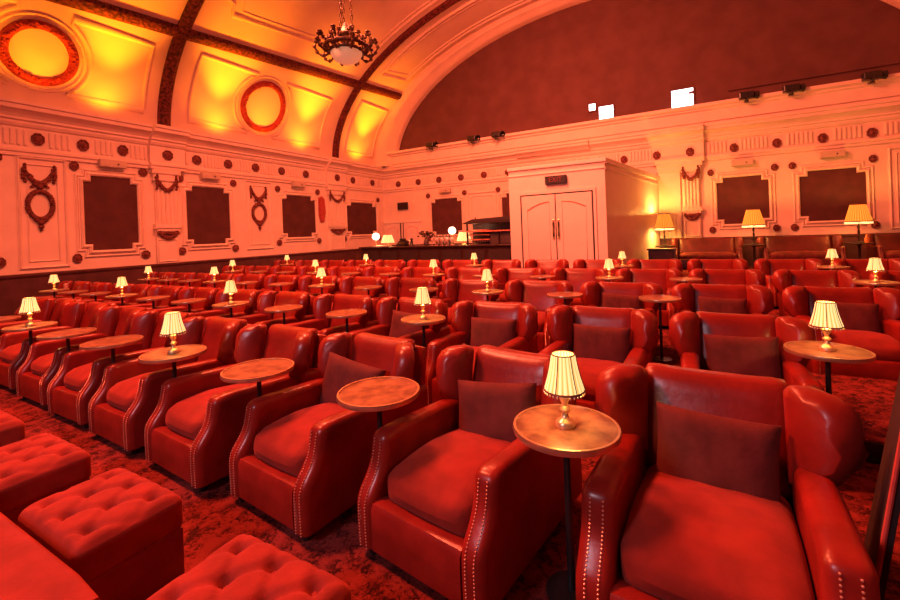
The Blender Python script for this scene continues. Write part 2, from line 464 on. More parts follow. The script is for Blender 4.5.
for rn, (gp, Y, no, li) in GAPS.items():
    nl = nt_ = 0
    for i, x in enumerate(gp):
        if i in no: continue
        y = Y + {'second': -.04, 'third': -.05, 'fourth': -.02, 'back': .02}.get(rn, -.12)
        o = tp if not ut[0] else copy_tree(tp); ut[0] = 1
        o.location = (x, y, 0)
        o.rotation_euler = (0, 0, random.uniform(0, 6))
        tag(o, 'small round table %s a lamp, %s from the right in the %s seat row' % ('with' if i in li else 'without', ORD[nt_], rn), 'table', 'round tables of the %s row' % rn)
        nt_ += 1
        if i in li:
            l = lp if not ut[1] else copy_tree(lp); ut[1] = 1
            l.location = (x, y, TZ); l.rotation_euler = (0, 0, random.uniform(0, 6))
            if rn == 'front' and i == 0: l.rotation_euler = (0, 0, 2.1)
            tag(l, 'lit cream pleated table lamp, %s from the right in the %s seat row' % (ORD[nl], rn), 'lamp', 'table lamps of the %s row' % rn)
            nl += 1
            l.scale = (.97, .97, .93)
            lamp_light((x, y, TZ+.185), LAMP_E, r=.014)

# two small red glasses on a far table, as in the photo
for j, (dx, dy) in enumerate(((-.1, .05), (.12, -.04))):
    o = obj('drinking_glass', lathe([(0, 0), (.026, 0), (.035, .11), (.031, .11), (.023, .008), (0, .008)], 14), M['glass'], None, (-10.72+dx, 3.62+dy, .702))
    tag(o, 'small reddish drinking glass, %s of two on a second-row table' % ('left' if j == 0 else 'right'), 'glass', 'glasses on the second-row table')

# ------------------------------------------------------------------ footstools and day bed in front
BUT = [(i*.19-.19+(.095 if j % 2 else 0), j*.115-.115) for j in range(3) for i in range(-1, 4)]
def tuft(u, p):
    p = p.copy(); p.z += .325
    if u.z > 0:
        ed = (1-u.x**6)*(1-u.y**6)
        d = min(math.hypot(p.x-bx, p.y-by) for bx, by in BUT)
        p.z += .03*ed
        p.z -= .042*ed*math.exp(-(d/.028)**2)
        a = (p.x/.19+p.y/.23); b = (p.x/.19-p.y/.23)
        for q in (a-.5, b-.5):
            f = abs(q-round(q))
            p.z -= .015*ed*math.exp(-(f/.085)**2)
    return p
def tuftbox():
    bm = puffbox((.285, .20, .075), .035, 34, None)
    out = puffbox((.285, .20, .075), .035, 34, tuft); bm.free(); return out
OT = mesh_from(tuftbox(), 'tufted_top', True, 80)
OB = mesh_from(box((-.278, -.193, .04), (.278, .193, .262), .012), 'base')
bm = bmesh.new(); add_ball(bm, (0, 0, 0), .011, 1, (1, 1, .5)); OBU = mesh_from(bm, 'button')
def build_stool():
    t = thing('footstool', '', 'footstool')
    top = obj('tufted_top', OT, M['velvet'], t, label='button-tufted red velvet top');  obj('base', OB, M['leather'], t)
    for bx, by in BUT:
        if abs(bx) < .25 and abs(by) < .17: obj('button', OBU, M['velvet'], top, (bx, by, .386))
    for x in (-.2, .2):
        for y in (-.15, .15): obj('foot', DM['leg'], M['black'], t, (x, y, -.006))
    return t
sp = None
for k, (x, y) in enumerate([(-1.27, .845), (-2.29, .87), (-3.18, .87), (-4.12, .87), (-5.1, .87)]):
    if sp is None: sp = o = build_stool()
    else: o = copy_tree(sp)
    o.location = (x, y, 0)
    tag(o, 'tufted red velvet footstool, %s from the bottom edge of the photo up the left side' % ORD[k], 'footstool', 'footstools before the front row')
day = thing('day_bed', 'broad red leather day bed headboard in the bottom left corner', 'bed', (-2.95, .34, 0))
obj('headboard', puffbox((1.35, .28, .20), .05, 12, lambda u, p: Vector((p.x, p.y, p.z+.27+.012*(1-u.x**4)*(1-u.y**4)*(u.z > 0)))), M['velvet'], day)
obj('mattress', puffbox((1.3, .55, .12), .06, 8, lambda u, p: Vector((p.x, p.y-.83, p.z+.26))), M['velvet'], day)
for x in (-1.2, 1.2):
    for y in (-1.2, .2): obj('foot', DM['leg'], M['black'], day, (x, y, 0))

# ------------------------------------------------------------------ leaning partition at the right edge
bm = bmesh.new()
q = [(.475, 1.95, 0), (.665, 2.62, 0), (.85, 2.62, 1.06), (.645, 1.95, 1.12)]
nrm = Vector((.67, -.115, 0)).normalized()*.03
a = [bm.verts.new(p) for p in q]; b = [bm.verts.new(Vector(p)+Vector((.032, -.004, 0))) for p in q]
bm.faces.new(a); bm.faces.new(b[::-1])
for i in range(4): bm.faces.new((a[i], b[i], b[(i+1) % 4], a[(i+1) % 4]))
par = thing('aisle_partition', 'dark maroon leaning panel with red edge by the aisle at right', 'partition', (.49, 1.95, 0))
pp = obj('panel', bm, M['maroonpanel'], par, (-.49, -1.95, 0))
obj('edge_piping', tube([(.480-.49, -.006, 0), (.565-.49, -.006, .56), (.650-.49, -.006, 1.12)], .008, 8), M['redcloth'], par, label='bright red edge piping')

# ------------------------------------------------------------------ room shell
LX, BY, RX, FY = -13.5, 17.4, 7.35, -2.5
CX, VA, VB, ZC = -3.1, 10.45, 5.8, 4.93
struct('floor', box((LX-.3, FY, -.2), (RX+.3, BY+.3, 0)), M['carpet'], 'dark red patterned carpet covering the auditorium floor', 'floor')
st = struct('trim_1', box((.90, 3.56, 0), (2.6, 4.95, .14), .01), M['carpet'], 'low carpeted step in the aisle at right', 'step')
obj('step_riser', box((.90, 3.548, 0), (2.6, 3.56, .128)), M['black'], st, label='black riser')

def outline_rect(a, b, c, d): return [(a, c), (b, c), (b, d), (a, d)]
def notch(a, b, c, d, nx, nz):
    return [(a+nx, c), (b-nx, c), (b-nx, c+nz), (b, c+nz), (b, d-nz), (b-nx, d-nz), (b-nx, d), (a+nx, d), (a+nx, d-nz), (a, d-nz), (a, c+nz), (a+nx, c+nz)]

class Wall:
    """maps (s, z, d): along the wall, up, and out from the wall into the room"""
    def __init__(s, which): s.w = which
    def P(s, u, z, d):
        return (LX+d, u, z) if s.w == 'L' else ((u, BY-d, z) if s.w == 'B' else (RX-d, u, z))
    def plate(s, bm, pts, d0, d1, bev=0):
        v0 = [bm.verts.new(s.P(u, z, d0)) for u, z in pts]; v1 = [bm.verts.new(s.P(u, z, d1)) for u, z in pts]
        f1 = bm.faces.new(v1); bm.faces.new(v0[::-1]); n = len(pts)
        for i in range(n): bm.faces.new((v0[i], v0[(i+1) % n], v1[(i+1) % n], v1[i]))
        if bev: bmesh.ops.bevel(bm, geom=list(f1.edges), offset=bev, segments=2, affect='EDGES')
    def frame(s, bm, pts, w, h, d0=0.0):
        """moulding of width w and height h round a closed outline (mitred), bulged section"""
        n = len(pts)
        cx = sum(p[0] for p in pts)/n; cz = sum(p[1] for p in pts)/n
        area = sum(pts[i][0]*pts[(i+1) % n][1]-pts[(i+1) % n][0]*pts[i][1] for i in range(n))
        sg = 1 if area > 0 else -1
        sec = [(0, 0), (0, .45), (.2, .8), (.45, 1), (.7, .7), (.8, .35), (1, .3), (1, 0)]
        rings = []
        for i in range(n):
            a = Vector(pts[i-1]); p = Vector(pts[i]); b = Vector(pts[(i+1) % n])
            e1 = (p-a).normalized(); e2 = (b-p).normalized()
            n1 = Vector((e1.y, -e1.x))*sg; n2 = Vector((e2.y, -e2.x))*sg
            m = (n1+n2); m = m/max(.3, m.dot(n1))
            rings.append([bm.verts.new(s.P(p.x+m.x*w*t, p.y+m.y*w*t, d0+h*k)) for t, k in sec])
        for i in range(n):
            A, B = rings[i], rings[(i+1) % n]
            for k in range(len(sec)-1): bm.faces.new((A[k], A[k+1], B[k+1], B[k]))
    def rosette(s, bm, u, z, r, d0=0.0):
        ru = r*(.85 if (s.w == 'L' and u < 6) or (s.w == 'B' and u > -3) else 1)
        N = 24; prof = [(1.0, 0), (1.0, .35), (.85, .55), (.72, .3), (.55, .35), (.35, .7), (0, .9)]
        rings = []
        for rr, h in prof:
            if rr == 0: rings.append([bm.verts.new(s.P(u, z, d0+h*r*.5))]); continue
            rings.append([bm.verts.new(s.P(u+ru*rr*(1+(.05 if i % 3 else -.05)*(rr > .9))*math.cos(2*PI*i/N), z+r*rr*(1+(.05 if i % 3 else -.05)*(rr > .9))*math.sin(2*PI*i/N), d0+h*r*.5)) for i in range(N)])
        for a, b in zip(rings, rings[1:]):
            for i in range(N):
                if len(b) == 1: bm.faces.new((a[i], a[(i+1) % N], b[0]))
                else: bm.faces.new((a[i], a[(i+1) % N], b[(i+1) % N], b[i]))
    def sweep(s, bm, prof, u0, u1):
        """cornice section [(d,z)..] from u0 to u1"""
        a = [bm.verts.new(s.P(u0, z, d)) for d, z in prof]; b = [bm.verts.new(s.P(u1, z, d)) for d, z in prof]
        n = len(prof)
        for i in range(n): bm.faces.new((a[i], a[(i+1) % n], b[(i+1) % n], b[i]))
        bm.faces.new(a); bm.faces.new(b[::-1])

WL, WB, WR = Wall('L'), Wall('B'), Wall('R')
wl = struct('wall_left', box((LX-.3, FY, 0), (LX, BY+.3, 5.0)), M['plaster'], 'long salmon lit cream plaster wall on the left', 'wall')
wb = struct('wall_back', box((LX, BY, 0), (RX, BY+.3, 5.6)), M['plaster'], 'cream plaster back wall behind the seats', 'wall')
wr = struct('wall_right', box((RX, FY, 0), (RX+.3, BY+.3, 5.0)), M['tymp'], 'unseen right wall, coloured dark red to cut bounced light', 'wall')  # out of view; dark red is chosen to cut light bounced onto the lobby side
# dark upper part of the back wall under the vault
pts = [(CX+10.2*math.cos(R(t)), 4.93+5.75*math.sin(R(t))) for t in range(0, 181, 4)]
struct('wall_upper', prism([(p[0], max(5.3, p[1])) for p in pts], 'y', BY+.02, BY+.3), M['tymp'], 'dark red arched upper wall with projector openings', 'wall')

ENT = [(0, 3.70), (.05, 3.70), (.05, 3.77), (.085, 3.80), (.085, 3.86), (.03, 3.89), (.03, 4.36), (.07, 4.39), (.10, 4.45), (.10, 4.50), (.15, 4.53), (.15, 4.58), (.20, 4.64), (.28, 4.70), (.34, 4.73), (.34, 4.82), (.38, 4.84), (.38, 4.92), (.20, 4.93), (0, 4.93)]
def ent_break(prof, d): return [(0, prof[0][1])]+[(x+d, z) for x, z in prof[1:-1]]+[(0, prof[-1][1])]
bm = bmesh.new(); WL.sweep(bm, ENT, FY, BY)
for u0, u1 in ((6.50, 7.48), (13.35, 14.55), (-.55, .35)): WL.sweep(bm, ent_break(ENT, .14), u0, u1)
struct('trim_2', bm, M['plaster'], 'moulded cream entablature along the left wall top', 'cornice', smooth=False)
bm = bmesh.new(); WB.sweep(bm, ENT, LX, RX)
for u0, u1 in ((-1.0, .62),): WB.sweep(bm, ent_break(ENT, .16), u0, u1)
WB.sweep(bm, ent_break([(0, 4.55)]+ENT[11:], .10), -6.2, -3.2)
WB.sweep(bm, [(0, 4.9), (.30, 4.9), (.30, 4.98), (.36, 5.0), (.36, 5.36), (.42, 5.40), (.42, 5.45), (.52, 5.50), (.52, 5.60), (0, 5.62)], LX, RX)
struct('trim_3', bm, M['plaster'], 'moulded cream entablature and ledge along the back wall', 'cornice', smooth=False)
bm = bmesh.new(); WR.sweep(bm, ENT, FY, BY)
struct('trim_4', bm, M['plaster'], 'moulded cream entablature along the right wall', 'cornice', smooth=False)

# frieze flutes
def flutes(W, u0, u1, skip, d):
    bm = bmesh.new(); u = u0
    while u < u1:
        if all(abs(u-s) > .20 for s in skip):
            W.plate(bm, [(u-.032, 3.95), (u+.032, 3.95), (u+.032, 4.31), (u-.032, 4.31)], d-.01, d+.045, .014)
        u += .115
    return bm
LR = [1.35, 2.3, 3.2, 4.13, 5.0, 5.88, 7.9, 8.95, 10.0, 11.12, 12.3, 15.1, 16.5]
BR = [-12.49, -11.3, -10.13, -8.96, -7.81, -6.66, -5.5, -4.3, -3.15, -1.98, 1.5, 2.67, 3.82, 4.96, 6.1]
BR2 = [-.85, .2]; LR2 = [6.97, 13.95]
f = obj('frieze_fluting', flutes(WL, -2.3, 17.1, LR+LR2, .03), M['plaster'], wl); f['kind'] = 'structure'
f = obj('frieze_fluting', flutes(WB, -12.9, 7.1, BR+BR2, .03), M['plaster'], wb); f['kind'] = 'structure'
def rosettes(W, parent, lst, d, r):
    for u, z in lst:
        bm = bmesh.new(); W.rosette(bm, u, z, r, d)
        o = obj('rosette', bm, M['ornament'], parent, label='dark red plaster rosette')
rosettes(WL, wl, [(u, 4.13) for u in LR], .05, .145); rosettes(WL, wl, [(u, 4.13) for u in LR2], .18, .145)
rosettes(WB, wb, [(u, 4.05) for u in BR], .05, .145); rosettes(WB, wb, [(u, 4.05) for u in BR2], .19, .15)

# dado
bm = bmesh.new(); WL.plate(bm, outline_rect(FY, BY, 0, .90), 0, .05); WL.sweep(bm, [(0, .86), (.07, .86), (.09, .90), (.09, .94), (0, .95)], FY, BY)
struct('baseboard_left', bm, M['dado'], 'dark maroon panelled dado along the left wall', 'dado', smooth=False)
bm = bmesh.new(); WB.plate(bm, outline_rect(LX, RX, 0, .98), 0, .05); WB.sweep(bm, [(0, .94), (.07, .94), (.09, .98), (.09, 1.02), (0, 1.03)], LX, RX)
struct('baseboard_back', bm, M['dado'], 'dark maroon panelled dado along the back wall', 'dado', smooth=False)

# dark stepped windows
def window(idx, W, a, b, c, d, label, ros=True, only=None):
    nx, nz = .17*(b-a)/1.3, .16
    bm = bmesh.new(); W.plate(bm, notch(a, b, c, d, nx, nz), -.02, .012)
    w = struct('window_%d' % idx, bm, M['blind'], label, 'window', smooth=False)
    bm = bmesh.new(); W.frame(bm, notch(a, b, c, d, nx, nz), .11, .085)
    W.frame(bm, notch(a-.12, b+.12, c-.12, d+.12, nx, nz), .07, .05)
    obj('window_frame', mesh_from(bm, 'window_frame', False), M['plaster'], w, label='stepped cream moulding')
    if ros:
        for u in (a-.17, b+.17):
            for z in (c-.18, d+.22):
                if only and not only(u, z): continue
                bm = bmesh.new(); W.rosette(bm, u, z, .115, .02)
                obj('rosette', bm, M['ornament'], w, label='dark red corner rosette')
    return w
window(1, WL, 4.98, 6.2, 1.42, 3.36, 'dark covered stepped window nearest on the left wall, before the first fluted pilaster')
window(2, WL, 7.54, 8.96, 1.46, 3.28, 'dark covered stepped window just past the nearer fluted pilaster on left wall')
window(3, WL, 11.10, 12.76, 1.58, 3.22, 'dark covered stepped window before the farther fluted pilaster on left wall')
window(4, WL, 14.64, 16.75, 1.60, 3.09, 'dark covered stepped window closest to the far left corner')
window(5, WL, 1.95, 3.25, 1.42, 3.40, 'dark covered stepped window cut off by the left photo edge')
window(6, WB, -10.62, -9.0, 1.45, 3.12, 'dark covered stepped window behind the bar near the small door')
window(7, WB, -7.0, -5.3, 1.45, 3.12, 'dark covered stepped window half hidden by the lobby box')
window(8, WB, .97, 2.42, 1.46, 3.05, 'dark covered stepped window right of the back pilaster')
window(9, WB, 3.22, 4.80, 1.46, 3.05, 'dark covered stepped window farthest right on the back wall')
# plain moulded panels
def panel(W, parent, a, b, c, d):
    bm = bmesh.new(); W.frame(bm, outline_rect(a, b, c, d), .07, .05); W.frame(bm, outline_rect(a+.14, b-.14, c+.14, d-.14), .04, .03)
    o = obj('panel_moulding', mesh_from(bm, 'panel_moulding', False), M['plaster'], parent); o['kind'] = 'structure'
panel(WL, wl, 3.80, 4.60, 1.10, 3.64); panel(WL, wl, 9.62, 10.62, 1.25, 3.60); panel(WB, wb, 5.36, 6.6, 1.2, 3.5); panel(WL, wl, .9, 1.6, 1.1, 3.64)
panel(WB, wb, -8.62, -7.3, 1.5, 3.25)

# garland with oval wreath
def garland(W, parent, u, z0, wd, d, wreath=True):
    bm = bmesh.new()
    hw = wd/2
    pts = [(u-hw+wd*t, z0-.34*4*t*(1-t)) for t in [i/16 for i in range(17)]]
    add_tube(bm, [W.P(p[0], p[1], d+.03) for p in pts], .03, 7, rfun=lambda t: .028+.034*math.sin(PI*t))
    for p in pts:
        for k in range(2): add_ball(bm, W.P(p[0]+random.uniform(-.03, .03), p[1]+random.uniform(-.045, .03), d+.05), .038, 1)
    for s in (-1, 1):
        for k in range(6):
            add_ball(bm, W.P(u+s*hw+random.uniform(-.02, .02), z0+.08-.075*k, d+.03), .052-.004*abs(k-3), 1, (1, 1, 1.2))
    obj('garland', bm, M['ornament'], parent, label='dark red plaster garland')
    if wreath:
        bm = bmesh.new(); zc = z0-.86; a, b = wd*.42, .33
        N = 36
        add_tube(bm, [W.P(u+a*math.cos(2*PI*i/N), zc+b*math.sin(2*PI*i/N), d+.03) for i in range(N)], .055, 8, True)
        for i in range(N): add_ball(bm, W.P(u+(a+random.uniform(-.03, .03))*math.cos(2*PI*i/N), zc+(b+random.uniform(-.03, .03))*math.sin(2*PI*i/N), d+.06), .04, 1)
        for k, (dx, dz, r) in enumerate(((0, b+.10, .07), (-.10, b+.16, .05), (.10, b+.16, .05), (-.16, b+.10, .035), (.16, b+.10, .035), (0, -b-.08, .075), (0, -b-.19, .055), (-.09, -b-.03, .05), (.09, -b-.03, .05), (0, -b-.27, .03))):
            add_ball(bm, W.P(u+dx*wd/.6, zc+dz, d+.04), r, 2)
        obj('oval_wreath', bm, M['ornament'], parent, label='dark red plaster oval wreath with ribbon')
garland(WL, wl, 4.14, 3.42, .54, 0); garland(WL, wl, 10.10, 3.36, .62, 0)

# fluted pilasters
def pilaster(W, parent, a, b, zb, d, gar=True):
    w = b-a; bm = bmesh.new()
    W.plate(bm, outline_rect(a, b, zb, 3.72), 0, d*.55)
    n = 5; fw = w/n
    for i in range(n):
        u = a+fw*(i+.5)
        W.plate(bm, outline_rect(u-fw*.34, u+fw*.34, 2.12, 3.30), d*.5, d*.55+.05, .02)
    W.plate(bm, outline_rect(a-.05, b+.05, 3.36, 3.72), 0, d*.9, .02)
    W.plate(bm, outline_rect(a-.10, b+.10, 3.56, 3.72), 0, d*1.15, .02)
    W.plate(bm, outline_rect(a-.06, b+.06, 1.96, 2.10), 0, d*1.25, .02); W.plate(bm, outline_rect(a-.02, b+.02, 1.88, 1.97), 0, d*1.05, .02)
    o = obj('pilaster', mesh_from(bm, 'pilaster', False), M['plaster'], parent); o['kind'] = 'structure'
    bm = bmesh.new(); W.frame(bm, outline_rect(a+.06, b-.06, zb+.08, 1.62), .05, .04, d*.5)
    obj('panel_moulding', mesh_from(bm, 'panel_moulding', False), M['plaster'], parent)['kind'] = 'structure'
    bm = bmesh.new()
    for i in range(9):
        t = i/8-.5; add_ball(bm, W.P((a+b)/2+t*w*.8, 1.86-.17*(1-4*t*t)-.0, d*.8), .07, 1, (1, 1, 1.1))
        add_ball(bm, W.P((a+b)/2+t*w*.85, 1.83, d*.9), .055, 1)
    obj('leaf_corbel', bm, M['ornament'], parent, label='dark red leaf corbel')
    if gar: garland(W, parent, (a+b)/2, 3.44, w*.92, d*.75, False)
pilaster(WL, wl, 6.64, 7.24, .95, .16); pilaster(WL, wl, 13.5, 14.4, .95, .16); pilaster(WL, wl, -.5, .3, .95, .16)
pilaster(WB, wb, -.06, .46, 1.03, .18)
bm = bmesh.new(); WB.plate(bm, outline_rect(-.84, -.14, 1.03, 3.72), 0, .10); WB.plate(bm, outline_rect(-.90, -.10, 3.40, 3.72), 0, .14, .02); WB.plate(bm, outline_rect(-.88, -.12, 3.62, 3.72), 0, .19, .02)
obj('plain_pilaster', mesh_from(bm, 'plain_pilaster', False), M['plaster'], wb)['kind'] = 'structure'

# small beige boxes over the windows
def wallbox(W, u, z, label, d=0):
    t = thing('wall_box', label, 'wall box', W.P(u, z, d), group='beige boxes over the windows')
    inv = Vector(W.P(u, z, d))
    bm = bmesh.new(); W.plate(bm, outline_rect(u-.30, u+.30, z-.09, z+.11), d-.005, d+.16, .015)
    bmesh.ops.translate(bm, vec=-inv, verts=bm.verts[:]); obj('casing', mesh_from(bm, 'casing', False), M['boxbeige'], t)
    bm = bmesh.new(); W.rosette(bm, u+.1, z, .03, d+.155); bmesh.ops.translate(bm, vec=-inv, verts=bm.verts[:]); obj('indicator', bm, M['black'], t)
for u, z, l in ((5.6, 3.70, 'nearest window on the left wall'), (8.28, 3.64, 'second window along the left wall'), (11.85, 3.66, 'third window along the left wall')):
    wallbox(WL, u, z, 'small beige box on the cornice over the '+l, .05)
for u, z, l in ((-9.8, 3.50, 'window behind the bar'), (-6.2, 3.50, 'window half hidden by the lobby box'), (1.72, 3.50, 'window right of the back pilaster'), (4.02, 3.50, 'farthest right back window')):
    wallbox(WB, u, z, 'small beige box on the cornice over the '+l, .05)

# red cloth on the left wall
bm = bmesh.new()
WL.plate(bm, [(12.95, 3.2), (13.15, 3.28), (13.28, 3.15), (13.32, 2.6), (13.22, 2.2), (13.05, 2.15), (12.93, 2.5)], .02, .10, .04)
tag(obj('wall_hanging', bm, M['redcloth']), 'red cloth hanging on the left wall beside the third dark window', 'hanging')

# ------------------------------------------------------------------ vaulted ceiling
def vpt(Y, th, off=0):
    """point on the vault: th degrees up from the left springing; off = distance into the room"""
    a = R(180-th)
    n = Vector((-math.cos(a)/VA, 0, -math.sin(a)/VB)).normalized()
    return Vector((CX+VA*math.cos(a), Y, ZC+VB*math.sin(a)))+n*off
bm = bmesh.new(); g = []
ys = [FY+(BY+.3-FY)*i/24 for i in range(25)]; ths = [i*3 for i in range(61)]
for off in (0, -.25):
    g.append([[bm.verts.new(vpt(y, t, off)) for t in ths] for y in ys])
for i in range(24):
    for j in range(60):
        bm.faces.new((g[0][i][j], g[0][i][j+1], g[0][i+1][j+1], g[0][i+1][j]))
        bm.faces.new((g[1][i][j], g[1][i+1][j], g[1][i+1][j+1], g[1][i][j+1]))
for i in range(24):
    for j in (0, 60): bm.faces.new((g[0][i][j], g[0][i+1][j], g[1][i+1][j], g[1][i][j]))
for j in range(60):
    for i in (0, 24): bm.faces.new((g[0][i][j], g[1][i][j], g[1][i][j+1], g[0][i][j+1]))
ceil = struct('ceiling', bm, M['plaster_ceiling'], 'orange lit barrel vaulted plaster ceiling with moulded panels', 'ceiling')

def vstrip(path, w, h, closed=False, sec=None):
    bm = bmesh.new(); N = len(path); rings = []
    sec = sec or [(-.5, 0), (-.5, .5), (-.3, .85), (0, 1), (.3, .85), (.5, .5), (.5, 0)]
    P = [vpt(*p) for p in path]
    for i, (Y, th) in enumerate(path):
        a = P[(i-1) % N] if closed or i else P[i]; b = P[(i+1) % N] if closed or i < N-1 else P[i]
        t = (b-a).normalized(); nn = (vpt(Y, th, 1)-P[i]).normalized(); sd = t.cross(nn)
        c = 1.0
        if (closed or 0 < i < N-1):
            t1 = (P[i]-P[(i-1) % N]).normalized(); c = max(.5, abs(t1.dot(t)))
        rings.append([bm.verts.new(P[i]+sd*(w*s/c)+nn*(h*k-.01)) for s, k in sec])
    for i in range(N if closed else N-1):
        A, B = rings[i], rings[(i+1) % N]
        for k in range(len(sec)-1): bm.faces.new((A[k], A[k+1], B[k+1], B[k]))
    if not closed: bm.faces.new(rings[0]); bm.faces.new(rings[-1][::-1])
    return bm
tn = [5]
def rib(path, w, h, label):
    o = struct('trim_%d' % tn[0], vstrip(path, w, h), M['rib'], label, 'ceiling rib'); tn[0] += 1
for y, l in ((-.1, 'nearest overhead before the first bay'), (7.0, 'rising from the nearer left pilaster'), (14.1, 'rising from the farther left pilaster')):
    rib([(y, t) for t in range(1, 180, 2)], .34, .16, 'dark leafy arched ceiling rib '+l)
lang = lambda Y: 22.0+.70*Y
rib([(Y, lang(Y)) for Y in [FY+.5+i*.5 for i in range(40)] if Y < 17.3], .34, .16, 'dark leafy lengthwise ceiling rib above the lit cove panels on the left')
rib([(Y, 180-lang(Y)) for Y in [FY+.5+i*.5 for i in range(40)] if Y < 17.3], .34, .16, 'dark leafy lengthwise ceiling rib on the right side')
def seg(pts, k=8, closed=True):
    out = []
    n = len(pts)
    for i in range(n if closed else n-1):
        a, b = pts[i], pts[(i+1) % n]
        out += [(a[0]+(b[0]-a[0])*j/k, a[1]+(b[1]-a[1])*j/k) for j in range(k)]
    return out
def mould(path, w=.12, h=.07):
    o = obj('ceiling_moulding', vstrip(path, w, h, True), M['plaster_ceiling'], ceil); o['kind'] = 'structure'
DEG = .105  # metres of arc per degree near the springing
def arcpanel(y0, y1, t0, t1, cy=None, ct=None, r=None, side=0):
    """panel whose side towards a roundel follows the roundel"""
    if side == 0: return seg([(y0, t0), (y1, t0), (y1, t1), (y0, t1)])
    pts = []
    hs = [t0+(t1-t0)*i/14 for i in range(15)]
    for t in hs:
        dz = (t-ct)*DEG; q = math.sqrt(max(0, r*r-dz*dz)); pts.append((cy+side*q if True else 0, t))
    far = y1 if side > 0 else y0
    pts = [((max(p[0], y0) if side > 0 else min(p[0], y1)), p[1]) for p in pts]
    return seg(pts, 1, False)+[pts[-1]]+seg([(far, t1), (far, t0)], 8, False)+[(far, t0)]
for (cy, ct, r, L, Rr, t0, t1) in ((4.18, 12.2, .66, 1.9, 6.45, 4.3, 21.6), (10.26, 14.0, .82, 7.72, 13.15, 4.3, 23.4)):
    for mir in (0, 1):
        mm = (lambda p: [(y, 180-t) for y, t in p]) if mir else (lambda p: p)
        mould(mm(arcpanel(cy+.5, Rr, t0, t1, cy, ct, r+.32, 1)), .10, .07); mould(mm(arcpanel(L, cy-.5, t0, t1, cy, ct, r+.32, -1)), .10, .07)
        mould(mm([(cy+(r+.2)*math.cos(2*PI*i/40), ct+(r+.2)/DEG*math.sin(2*PI*i/40)) for i in range(40)]), .07, .05)
        w = vstrip(mm([(cy+(r-.02)*math.cos(2*PI*i/48), ct+(r-.02)/DEG*math.sin(2*PI*i/48)) for i in range(48)]), .19, .13, True)
        for i in range(60):
            a = 2*PI*i/60; q = r-.02+random.uniform(-.055, .055)
            th = ct+q/DEG*math.sin(a); c = vpt(cy+q*math.cos(a), 180-th if mir else th, .11)
            add_ball(w, c, .036, 1)
        o = obj('round_wreath', w, M['wreath'], ceil, label='dark red round plaster wreath')
for mir in (0, 1):
    mm = (lambda p: [(y, 180-t) for y, t in p]) if mir else (lambda p: p)
    mould(mm(seg([(14.75, 5), (16.6, 5), (16.6, 26.5), (14.75, 26.5)])), .12, .08)
    for a, b in ((.4, 6.5), (7.55, 13.6)):
        la, lb = lang(a)+8, lang(b)+8
        f1 = [(a+.5, la), (b-.6, lb), (b-.5, lb+2.5), (b, lb+3.5), (b, 84), (a, 84), (a, la+3.5), (a+.4, la+2.5)]
        mould(mm(seg(f1)), .10, .07); mould(mm(seg([(y+(.2 if y < (a+b)/2 else -.2), t+(1.6 if t < 60 else -1.6)) for y, t in f1])), .05, .04)
    mould(mm(seg([(14.75, 38), (16.4, 40), (16.4, 86), (14.75, 86)])), .12, .08)
    mould(mm(seg([(14.95, 40), (16.2, 42), (16.2, 84), (14.95, 84)])), .05, .05)
# plaster arch ring in front of the dark upper wall
bm = bmesh.new(); rows = []
def ringpt(t, a, b, Y):
    f = (10.46-a)/.76
    return (CX+.28*f+a*math.cos(R(t)), Y, ZC+b*math.sin(R(t)))
secs = [(10.46, 5.81, 16.72), (10.28, 5.72, 16.70), (10.2, 5.68, 16.78), (10.05, 5.66, 16.80), (9.95, 5.64, 16.92), (9.88, 5.58, 17.0), (9.75, 5.52, 17.12), (9.70, 5.50, 17.2), (9.70, 5.50, 17.55)]
for t in range(0, 181, 3): rows.append([bm.verts.new(ringpt(t, *s)) for s in secs])
for a, b in zip(rows, rows[1:]):
    for k in range(len(secs)-1): bm.faces.new((a[k], a[k+1], b[k+1], b[k]))
struct('trim_%d' % tn[0], bm, M['plaster_ceiling'], 'moulded plaster arch framing the dark upper back wall', 'arch'); tn[0] += 1

# ------------------------------------------------------------------ lobby box with double doors
bx0, bx1, by0 = -4.75, -1.92, 12.40
bm = bmesh.new()
fp = [(bx0, by0), (bx1, by0), (-.86, 17.28), (bx0, 17.28)]
v0 = [bm.verts.new((x, y, 0)) for x, y in fp]; v1 = [bm.verts.new((x, y, z)) for (x, y), z in zip(fp, (3.36, 3.36, 3.22, 3.22))]
bm.faces.new(v0[::-1]); bm.faces.new(v1)
for i in range(4): bm.faces.new((v0[i], v0[(i+1) % 4], v1[(i+1) % 4], v1[i]))
lob = struct('wall_lobby', bm, M['paintwood'], 'pale painted projecting lobby box with double doors', 'wall', smooth=False)
bm = bmesh.new()
add_box(bm, (bx0-.03, by0-.05, 3.34), (bx1+.05, by0+.03, 3.44), .012); add_box(bm, (bx0-.01, by0-.025, 3.16), (bx1+.02, by0+.02, 3.19), .006)
a0, a1 = Vector((bx1, by0, 0)), Vector((-.86, 17.28, 0)); dr = (a1-a0).normalized(); nr = Vector((dr.y, -dr.x, 0))
for z0, z1, th in ((3.30, 3.44, .06), (3.12, 3.16, .03)):
    vs = []
    for p, dz in ((a0, 0), (a1, -.14)):
        for s in (-.02, th):
            for z in (z0, z1): vs.append(bm.verts.new(p+nr*s+Vector((0, 0, z+dz))))
    for f_ in ((0, 1, 3, 2), (4, 6, 7, 5), (0, 4, 5, 1), (2, 3, 7, 6), (0, 2, 6, 4), (1, 5, 7, 3)): bm.faces.new([vs[i] for i in f_])
obj('box_cornice', mesh_from(bm, 'box_cornice', False), M['paintwood'], lob)['kind'] = 'structure'
